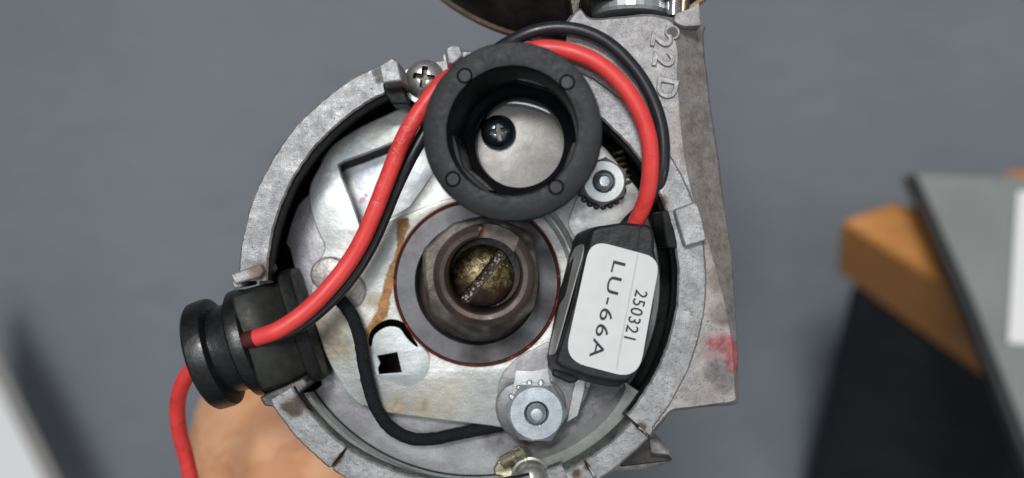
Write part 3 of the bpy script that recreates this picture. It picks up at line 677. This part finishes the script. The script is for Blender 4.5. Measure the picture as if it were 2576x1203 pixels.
def hex_nut(p, R_, h, rot, mat, stud_r, stud_h, washer_r, parent=dist):
    hexa = [(R_ * math.cos(rot + i * math.pi / 3), R_ * math.sin(rot + i * math.pi / 3)) for i in range(6)]
    hm = bm2me(loft_bm([[Vector((p.x + x, p.y + y, p.z)) for x, y in hexa], [Vector((p.x + x, p.y + y, p.z + h)) for x, y in hexa]]))
    rr = R_ * .866
    ch = bm2me(lathe_bm([(0, -.1), (R_ * 1.1, -.1), (R_ * 1.02, h - .085), (rr * .94, h), (0, h)], 64, Matrix.Translation(p)))
    me = boolean(hm, [ch], 'INTERSECT')
    bore = bm2me(lathe_bm([(0, -.2), (stud_r * 1.12, -.2), (stud_r * 1.12, h - .05), (stud_r * 1.35, h + .02), (0, h + .02)], 48, Matrix.Translation(p)))
    o_ = link('hex_nut', boolean(me, [bore]), mat, parent, bevel=.012, angle=30)
    lathe('stud', [(0, h + stud_h - .01), (stud_r * .55, h + stud_h - .015), (stud_r * .62, h + stud_h + .01), (stud_r * .72, h + stud_h), (stud_r * .86, h + stud_h * .5), (stud_r, h + stud_h * .3), (stud_r * .9, h * .9), (stud_r, h * .85), (stud_r, 0)], m_nut, o_, Matrix.Translation(p), 40)
    return o_
nb = W(1349, 1037, -.62)
def teeth(p, r, n_, a0, a1, mat, par, dz):
    for i in range(n_):
        a = R(a0 + (a1 - a0) * i / max(n_ - 1, 1)); q = p + Vector((math.cos(a) * r, math.sin(a) * r, dz))
        link('tooth', bm2me(loft_bm([[q + Matrix.Rotation(a, 3, 'Z') @ Vector((x * k, y * k, z)) for x, y in ((-.05, -.05), (.03, -.045), (.05, 0), (.03, .045), (-.05, .05))] for k, z in ((1, -.035), (1, .02), (.7, .045))])), mat, par, bevel=.012)
zw = -.93
wz = W(1338, 1024, zw)
m_wash = metal('brushed_washer', (.17, .168, .176), (.30, .297, .305), .7, (.34, .48), 2, .3, .7, bump=((14, .15, .02),), grain=(10, (1, 7, 1), .35, .9), specks=[(26, .74, (.5, .5, .5), None)])
lathe('washer', [(0, 0), (.58, 0), (.625, -.02), (.63, -.09)], m_wash, dist, Matrix.Translation(wz), 72)
plate('strap', [SV([(1296, 905), (1340, 880), (1385, 862), (1410, 900), (1450, 960), (1480, 985), (1440, 1050), (1424, 1062), (1420, 1000), (1390, 965), (1330, 955), (1272, 975), (1252, 1000), (1260, 950)], zw + .03, 4)], zw + .03, .04, m_wash, dist, .01)
plate('lock_tab', [V([(1298, 932), (1340, 934), (1378, 926), (1384, 962), (1404, 990), (1380, 1010), (1300, 1020), (1285, 1010)], zw + .06)], zw + .06, .03, metal('tab_zinc', (.44, .455, .45), (.58, .595, .59), .3, (.3, .45), 2.5, .35, .65, bump=((30, .2, .01),)), dist, .008)
lk = lathe('lock_washer', [(.2, 0), (.44, 0), (.45, .05), (.2, .05)], m_dark, dist, Matrix.Translation((nb.x, nb.y, zw + .09)), 40)
teeth(Vector((nb.x, nb.y, zw + .11)), .485, 5, 80, 175, m_nut, lk, .02)
hex_nut(Vector((nb.x, nb.y, zw + .15)), .535, .28, R(-2), m_nut, .165, .10, .4)
na = W(1519, 457, -.65)
lk2 = lathe('lock_washer', [(.2, 0), (.41, 0), (.42, .05), (.2, .05)], m_dark, dist, Matrix.Translation((na.x - .02, na.y - .02, zb + .05)), 40)
teeth(Vector((na.x - .02, na.y - .03, zb + .10)), .40, 9, 205, 345, m_dark, lk2, 0)
hex_nut(Vector((na.x, na.y, zb + .13)), .425, .24, R(25), m_nut_pale, .15, .12, .3)
# terminal and ball at the bottom edge
tm = W(1293, 1150, -.75)
lathe('terminal_barrel', [(0, -.24), (.10, -.24), (.13, -.22), (.13, .0), (.10, .03), (.10, .07), (.14, .10), (.14, .22), (.11, .25), (0, .25)], m_term, dist, frame_to((.8, .5, .25), tm), 32)
link('terminal_tag', bm2me(prism_bm([(1240, 1180), (1258, 1150), (1290, 1168), (1325, 1170), (1340, 1190), (1290, 1206), (1244, 1196)], -.9, -1.0)), m_term, dist, bevel=.03)
lathe('ball_screw', [(.0, .36), (.10, .345), (.19, .30), (.26, .22), (.29, .1), (.29, .0), (.33, -.02), (.33, -.06)], m_nickel, dist, Matrix.Translation(W(1335, 1200, -.6)), 48)
link('arrow_mark', tube_me([W(1766, 973, zf), W(1737, 988, zf), W(1766, 1002, zf)], .016, 8, 2), m_mark, flange)
# ------------------------------------------------------------------ vacuum canister above
can = lathe('vacuum_canister', [(0, .0), (1.8, -.02), (2.9, -.12), (3.45, -.35), (3.75, -.7), (3.82, -1.0)], m_canister, dist, Matrix.Translation(W(1452, -497, -.55)), 96)
lathe('rolled_edge', [(3.80, -.90), (3.86, -.93), (3.89, -1.02), (3.86, -1.10), (3.78, -1.12)], m_brim, can, Matrix.Translation(W(1452, -497, -.55)), 96)
nk = link('adjuster_nut', bm2me(lathe_bm([(0, 0), (.62, 0), (.66, .05), (.66, 1.4), (0, 1.4)], 28, frame_to((0, 1, 0), W(1585, 43, -.75)))), m_nut_pale, dist, angle=5)
lathe('adjuster_spring', [(.0, -.02), (.14, -.02), (.14, 1.3), (0, 1.3)], m_chrome, dist, frame_to((.05, 1, 0), W(1694, 38, -.35)), 24)
lathe('adjuster_shaft', [(.0, -.02), (.10, -.02), (.10, 1.3), (0, 1.3)], m_brim, dist, frame_to((.05, 1, 0), W(1718, 36, -.3)), 24)
link('canister_bracket', bm2me(prism_bm([(1425, -40), (1440, 62), (1456, 60), (1462, 10), (1475, -40)], -.1, -.8)), m_canister, dist, bevel=.04)
link('adjuster_cover', bm2me(prism_bm([(1478, -60), (1480, 2), (1600, -6), (1690, -14), (1770, -8), (1772, -60)], -.1, -.3)), m_canister, dist, bevel=.1, seg=3)

# ------------------------------------------------------------------ black plastic ring leaning on the plate
T0 = W(1287, 330, .82); B0 = W(1310, 366, -.93)
ax = (T0 - B0).normalized()
rt = thing('plastic_ring', B0, 'black plastic flanged ring standing over a blue zinc screw with red wire behind', 'ring')
rm = frame_to(ax, T0)
ro = 226.5 / K * (D - .82) / D; ri_ = 166 / K * (D - .82) / D
H = (T0 - B0).length
prof = [(ri_ - .004, -.02), (ri_ + .004, -.003), (ri_ + .018, 0), (ro - .02, 0), (ro - .005, -.005), (ro, -.02), (ro + .005, -.26), (ro - .06, -.30), (ri_ + .13, -.32), (ri_ + .10, -.9), (ri_ + .02, -H)]
bm = lathe_bm(prof, 128, None)
for v in bm.verts:
    q = v.co.normalized() * 4; k = .006 * noise.noise(Vector((math.atan2(v.co.y, v.co.x) * 6, v.co.z * 3, 0))); v.co.x *= 1 + k; v.co.y *= 1 + k
bmesh.ops.transform(bm, matrix=rm, verts=bm.verts)
ring = link('flange', bm2me(bm), m_plastic, rt, angle=40)
lip = 110 / K * (D + .93) / D
prof = [(ri_ - .004, -.02), (ri_ - .02, -.06), (ri_ - .05, -1.0), (ri_ - .08, -1.25), (lip + .10, -1.32), (lip + .03, -1.36), (lip, -1.42), (lip - .01, -H + .03), (lip + .01, -H), (ri_ + .02, -H)]
bore = link('bore', bm2me(lathe_bm(prof, 128, rm)), m_plastic_in, rt, angle=40)
# flat facets inside the bore
for a0, wdt in ((196, .55), (228, .6), (340, .4)):
    a = R(a0); dv = rm.to_3x3().inverted() @ Vector((math.cos(a), math.sin(a), 0)); dv.z = 0; dv.normalize(); sv = Vector((-dv.y, dv.x, 0)); r0 = ri_ - .08
    pts = [dv * (r0 - .02) + sv * (-wdt / 2), dv * (r0 - .02) + sv * (wdt / 2), dv * (r0 + .10) + sv * (wdt / 2 + .05), dv * (r0 + .10) + sv * (-wdt / 2 - .05)]
    me = bm2me(loft_bm([[p * .93 + Vector((0, 0, -1.40)) for p in pts], [p + Vector((0, 0, -.42)) for p in pts]])); me.transform(rm)
    link('key_facet', me, m_plastic_in, bore, bevel=.015)
for x, y in ((1167, 188), (1427, 209), (1138, 450), (1399, 472)):
    p = W(x, y, .82); p.z = T0.z + .0
    q = rm.inverted() @ p; q.z = 0
    me = bm2me(lathe_bm([(0, .002), (.092, .002)], 32)); me.transform(rm @ Matrix.Translation(q))
    pm = bm2me(lathe_bm([(.092, .002), (.124, .002)], 32)); pm.transform(rm @ Matrix.Translation(q))
    link('pin_groove', pm, m_pitch, ring, angle=20)
    link('pin_mark', me, m_pin, ring, angle=20)

# ------------------------------------------------------------------ grommet
gax = Vector((math.cos(R(18)), math.sin(R(18)), 0)); gc = W(536, 891, -.62)
gr = thing('grommet', gc + Vector((0, 0, -1)), 'black rubber cable grommet sitting in the notch of the bowl, red wire passing through', 'grommet')
gm = frame_to(gax, gc)
lathe('outer_flange', [(0, -.17), (.78, -.17), (.89, -.155), (.93, -.11), (.94, .10), (.925, .17), (.88, .20), (.70, .205), (.70, .25)], m_rubber, gr, gm, 72)
lathe('groove', [(.74, .15), (.745, .30), (.755, .45), (.78, .60)], m_rubber, gr, gm, 72)
lathe('collar', [(.66, .54), (.86, .55), (.915, .59), (.925, .68), (.90, .79), (.84, .83), (.5, .84)], m_rubber, gr, gm, 72)
# squared neck and inner flange
def gx(u, v, z): 
    p = gc + gax * u + Vector((-gax.y, gax.x, 0)) * v; return Vector((p.x, p.y, z))
def sect(u, hw, zt, zb_, rr=.28):
    return [gx(u, -hw, zb_), gx(u, -hw, zt - rr), gx(u, -hw + rr * .3, zt - rr * .35), gx(u, -hw + rr, zt), gx(u, 0, zt + .03), gx(u, hw - rr, zt), gx(u, hw - rr * .3, zt - rr * .35), gx(u, hw, zt - rr), gx(u, hw, zb_)]
link('neck', bm2me(loft_bm([sect(.78, .86, .12, -1.2), sect(1.0, .86, .12, -1.2), sect(1.22, .85, .04, -1.2), sect(1.40, .83, -.2, -1.2), sect(1.5, .82, -.3, -1.2)])), m_rubber2, gr, bevel=.05, seg=3)
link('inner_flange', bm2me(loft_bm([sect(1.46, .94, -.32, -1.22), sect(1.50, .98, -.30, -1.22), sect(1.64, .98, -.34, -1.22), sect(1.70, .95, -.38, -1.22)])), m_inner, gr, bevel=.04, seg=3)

# ------------------------------------------------------------------ wires
red_pts = [W(492, 1260, -2.2), W(468, 1150, -1.9), W(450, 1080, -1.6), W(447, 1015, -1.3), W(462, 960, -.95), W(500, 912, -.68), W(560, 880, -.5), W(592, 866, -.06), W(615, 857, .12), W(650, 848, .19), W(700, 830, .22), W(760, 790, .15),
           W(818, 735, .02), W(872, 668, -.05), W(910, 605, -.05), W(941, 535, 0), W(976, 445, .05), W(1015, 350, .12), W(1050, 290, .14), W(1086, 240, .12), W(1116, 206, .10), W(1150, 184, .10), W(1200, 157, .12), W(1262, 140, .16), W(1316, 130, .2), W(1372, 122, .24), W(1436, 131, .28),
           W(1500, 157, .32), W(1560, 208, .32), W(1606, 275, .3), W(1632, 350, .25), W(1636, 430, .12), W(1625, 500, -.1), W(1602, 556, -.35), W(1585, 600, -.5)]
rw = thing('red_wire', W(640, 848, 0), 'thick red insulated wire looping from the grommet around the black ring to the module', 'wire')
rwo = link('insulation', tube_me(red_pts, .139, 24, 12), m_red, rw)
# dark stained length where the wire leaves the rubber
P = smooth_loop(red_pts, 12, False)
seg_ = [p for p in P if W(604, 860).x < p.x < W(654, 848).x and p.y > -2.0 and p.z > -.4]
link('stained_end', tube_me(seg_, .1425, 24, 1), m_reddark, rw)
# faded print along the wire
def on_wire(t0, ch, size):
    i = min(range(len(P)), key=lambda k: (P[k].xy - W(*t0, .05).xy).length)
    dr = (P[i + 1] - P[i - 1]); dr.z = 0; dr.normalize()
    q = P[i] + Vector((0, 0, .1395)); 
    me = text_me(ch, size, .0, rot_to((-dr.x * 0 - dr.y, dr.x), q), 0, 0, 1.0)
    for v in me.vertices:
        s_ = (Vector((v.co.x, v.co.y, 0)) - Vector((q.x, q.y, 0))).dot(Vector((-dr.y, dr.x, 0)))
        v.co.z = P[i].z + math.sqrt(max(.1395 ** 2 - s_ ** 2, 0)) + .0035
    link('faded_letter', me, m_redpale, rw)
for (xy, ch) in (((1043, 308), '2'), ((1030, 330), '0'), ((1018, 358), 'G'), ((1008, 380), 'W'), ((999, 405), 'A'), ((986, 445), '1'), ((976, 470), 'T'), ((967, 492), '1'), ((958, 515), '8')):
    on_wire(xy, ch, .17)
blk_pts = [W(560, 905, -.5), W(625, 880, -.15), W(680, 858, -.05), W(760, 818, -.18), W(840, 750, -.32), W(892, 688, -.36), W(932, 622, -.36), W(963, 555, -.32), W(998, 470, -.2), W(1036, 392, -.1), W(1076, 320, -.1), W(1108, 255, -.12), W(1148, 205, -.15),
           W(1205, 160, -.15), W(1250, 126, -.05), W(1290, 102, .05), W(1340, 80, .12), W(1405, 70, .14), W(1475, 81, .15), W(1540, 116, .15), W(1600, 178, .14), W(1640, 246, .12), W(1664, 320, .1), W(1669, 395, .06), W(1660, 455, -.03), W(1636, 505, -.25), W(1600, 540, -.5), W(1572, 570, -.6), W(1560, 610, -.6)]
o = link('black_wire', tube_me(blk_pts, .106, 20, 12), m_black)
tag(o, 'thin black insulated wire running alongside the thick red wire', 'wire')
lead = [W(838, 738, -.80), W(862, 762, -.78), W(888, 800, -.76), W(905, 850, -.76), W(914, 905, -.76), W(926, 965, -.78), W(948, 1030, -.85), W(985, 1078, -.98), W(1035, 1103, -1.05), W(1090, 1104, -1.07), W(1150, 1092, -1.1), W(1220, 1078, -1.14), W(1300, 1062, -1.17)]
o = link('earth_lead', tube_me(lead, .112, 18, 12, wob=.10), m_cloth)
tag(o, 'black cloth braided lead curving across the rust stained plate', 'wire')

# ------------------------------------------------------------------ ignition module
mod = thing('ignition_module', W(1520, 770, -.95), 'black ignition module with white label reading LU-66A 250321', 'module')
topz = .14
top_v = [(1486, 592), (1492, 577), (1508, 569), (1567, 560), (1628, 567), (1641, 574), (1645, 596), (1645, 630), (1657, 672), (1640, 780), (1620, 888), (1590, 948), (1578, 960), (1545, 964), (1480, 950), (1408, 924), (1396, 912), (1402, 890), (1449, 740)]
bot_v = [(1438, 612), (1448, 590), (1475, 578), (1567, 563), (1622, 570), (1632, 580), (1636, 600), (1636, 630), (1642, 676), (1626, 780), (1606, 885), (1574, 958), (1556, 974), (1532, 974), (1450, 958), (1388, 940), (1376, 925), (1374, 900), (1404, 750)]
lv = []
for k, z in ((0, -.94), (.06, -.90), (.5, -.40), (.94, .06), (1.0, topz)):
    s_ = .985 if k == 1.0 else 1
    ring_ = []
    for a_, b_ in zip(bot_v, top_v):
        x = a_[0] + (b_[0] - a_[0]) * k; y = a_[1] + (b_[1] - a_[1]) * k
        x = 1525 + (x - 1525) * s_; y = 765 + (y - 765) * s_
        ring_.append(W(x, y, z) + Vector((noise.noise(Vector((x * .03, y * .03, z))), noise.noise(Vector((x * .03, y * .03, z + 5))), 0)) * .02)
    lv.append(ring_)
body = link('case', bm2me(loft_bm(lv)), m_module, mod, bevel=.045, seg=3, angle=45)
link('foot_step', bm2me(prism_bm([(1390, 928), (1400, 920), (1470, 940), (1450, 962), (1434, 966), (1388, 946)], -.5, -.93)), m_module, mod, bevel=.04)
link('mould_seam', tube_me([W(1610, 566, topz - .01), W(1606, 600, topz - .005), W(1602, 625, topz - .005)], .014, 8, 6), m_module, mod)
# label
def rrect(c4, rad, n_=8):
    out = []
    for i in range(4):
        p = c4[i]; a_ = (c4[i - 1] - p).normalized(); b_ = (c4[(i + 1) % 4] - p).normalized()
        r_ = rad[i]
        for k in range(n_ + 1):
            t_ = k / n_; q0 = p + a_ * r_; q1 = p + b_ * r_
            out.append(q0 * (1 - t_) ** 2 + p * (2 * t_ * (1 - t_)) + q1 * t_ * t_)
    return out
lz = topz + .024
L4 = [W(1486, 603, lz), W(1661, 650, lz), W(1606, 956, lz), W(1419, 906, lz)]
lo = rrect(L4, [.30, .26, .40, .36])
def label_z(p):
    # the right-hand strip of the paper bends a little over the case edge
    e0 = W(1604, 630, lz); e1 = W(1552, 935, lz); d_ = (e1 - e0).normalized(); nrm = Vector((-d_.y, d_.x, 0))
    s_ = (p - e0).dot(nrm)
    return -max(s_, 0) * .03
bm = bmesh.new()
ys = 26; cen = sum(lo, Vector()) / len(lo)
vs = [bm.verts.new(p + Vector((0, 0, label_z(p)))) for p in lo]
f = bm.faces.new(vs); 
r_ = bmesh.ops.bisect_plane(bm, geom=bm.faces[:] + bm.edges[:] + bm.verts[:], plane_co=W(1604, 630, lz), plane_no=Vector((.95, .30, 0)))
r_ = bmesh.ops.bisect_plane(bm, geom=bm.faces[:] + bm.edges[:] + bm.verts[:], plane_co=W(1601, 630, lz), plane_no=Vector((.95, .30, 0)))
for v in bm.verts: v.co.z = lz + label_z(v.co)
e = bmesh.ops.extrude_face_region(bm, geom=bm.faces[:])
for v in e['geom']:
    if isinstance(v, bmesh.types.BMVert): v.co.z -= .010
label = link('label', bm2me(bm), m_paper, mod, smooth=False)
link('label_crease', tube_me([W(1605, 640, lz + .001), W(1596, 690, lz + .002), W(1580, 770, lz + .001), W(1563, 860, lz + .002), W(1551, 930, lz + .001)], .010, 6, 6), plain('crease_paper', (.50, .51, .52), (.64, .65, .66), (.6, .7), 6), label)
up = Vector((65, -16.5, 0))
link('lettering', text_me('LU-66A', .295, .001, rot_to((up.x, up.y), W(1527, 777, lz + .003)), 0, .001, 1.58, 1.12), m_ink, label, smooth=False)
me = text_me('250321', .285, .001, rot_to((up.x, up.y), W(1597, 795, lz + .003)), 0, .001, .95, 1.08)
for v in me.vertices: v.co.z += label_z(v.co) + .003
link('lettering', me, m_ink, label, smooth=False)
# grey sticker on the sloping left face
tl, bl_, tb, bb = W(1485, 600, .06), W(1401, 893, .06), W(1443, 616, -.88), W(1377, 903, -.88)
nrm = (bl_ - tl).cross(tb - tl).normalized()
if nrm.x > 0: nrm = -nrm
sp = lambda u, v: (tl * (1 - u) + bl_ * u) * (1 - v) + (tb * (1 - u) + bb * u) * v + nrm * .03
out = rrect([sp(.03, .12), sp(.99, .10), sp(.98, .85), sp(.04, .88)], [.25, .12, .2, .25], 5)
link('side_sticker', bm2me(loft_bm([[p - nrm * .02 for p in out], out])), m_sticker, mod, bevel=0)
link('bracket', bm2me(prism_bm([(1448, 950), (1474, 952), (1470, 985), (1454, 1046), (1425, 1064), (1436, 1010)], zw + .10, zw)), m_plate_grey, mod, bevel=.012)

# ------------------------------------------------------------------ the holding arm
def skin_person():
    bm = bmesh.new(); lay = bm.verts.layers.skin.verify(); 
    def chain(pts, start=None):
        prev = start
        for x, y, z, r in pts:
            v = bm.verts.new((x, y, z)); v[lay].radius = (r, r)
            if prev is not None: bm.edges.new((prev, v))
            prev = v
        return prev
    root = bm.verts.new((-6.1, -17, -9.5)); root[lay].radius = (3.6, 3.4); root[lay].use_root = True
    wrist = chain([(-5.6, -12, -8.3, 3.25), (-5.2, -8, -7.4, 3.0), (-5.0, -5.6, -6.9, 2.85), (-4.95, -4.0, -6.6, 2.75)], root)
    palm = chain([(-3.6, -2.4, -6.6, 2.3), (-2.6, -1.4, -6.6, 1.8)], wrist)
    cx, cy = -.64, -.65
    for i in range(4):
        z = -4.9 - 1.15 * i; r = (.62, .66, .62, .52)[i]
        pts = []
        for a in (150, 110, 70, 30, -10, -45):
            pts.append((cx + 1.72 * math.cos(R(a)), cy + 1.72 * math.sin(R(a)), z, r * (1 - .05 * len(pts))))
        chain(pts, palm)
    chain([(-1.6, -2.6, -5.2, .85), (-.5, -2.75, -4.9, .72), (.6, -2.3, -4.8, .62)], palm)
    me = bpy.data.meshes.new('person'); bm.to_mesh(me); bm.free()
    o = bpy.data.objects.new('tmp', me); C.objects.link(o)
    o.modifiers.new('s', 'SKIN'); ss = o.modifiers.new('u', 'SUBSURF'); ss.levels = 2; ss.render_levels = 2
    dg = bpy.context.evaluated_depsgraph_get()
    r = bpy.data.meshes.new_from_object(o.evaluated_get(dg), depsgraph=dg)
    bpy.data.objects.remove(o); return r
o = link('person', skin_person(), m_skin, angle=180)
tag(o, 'bare forearm reaching up to hold the distributor from behind', 'person')
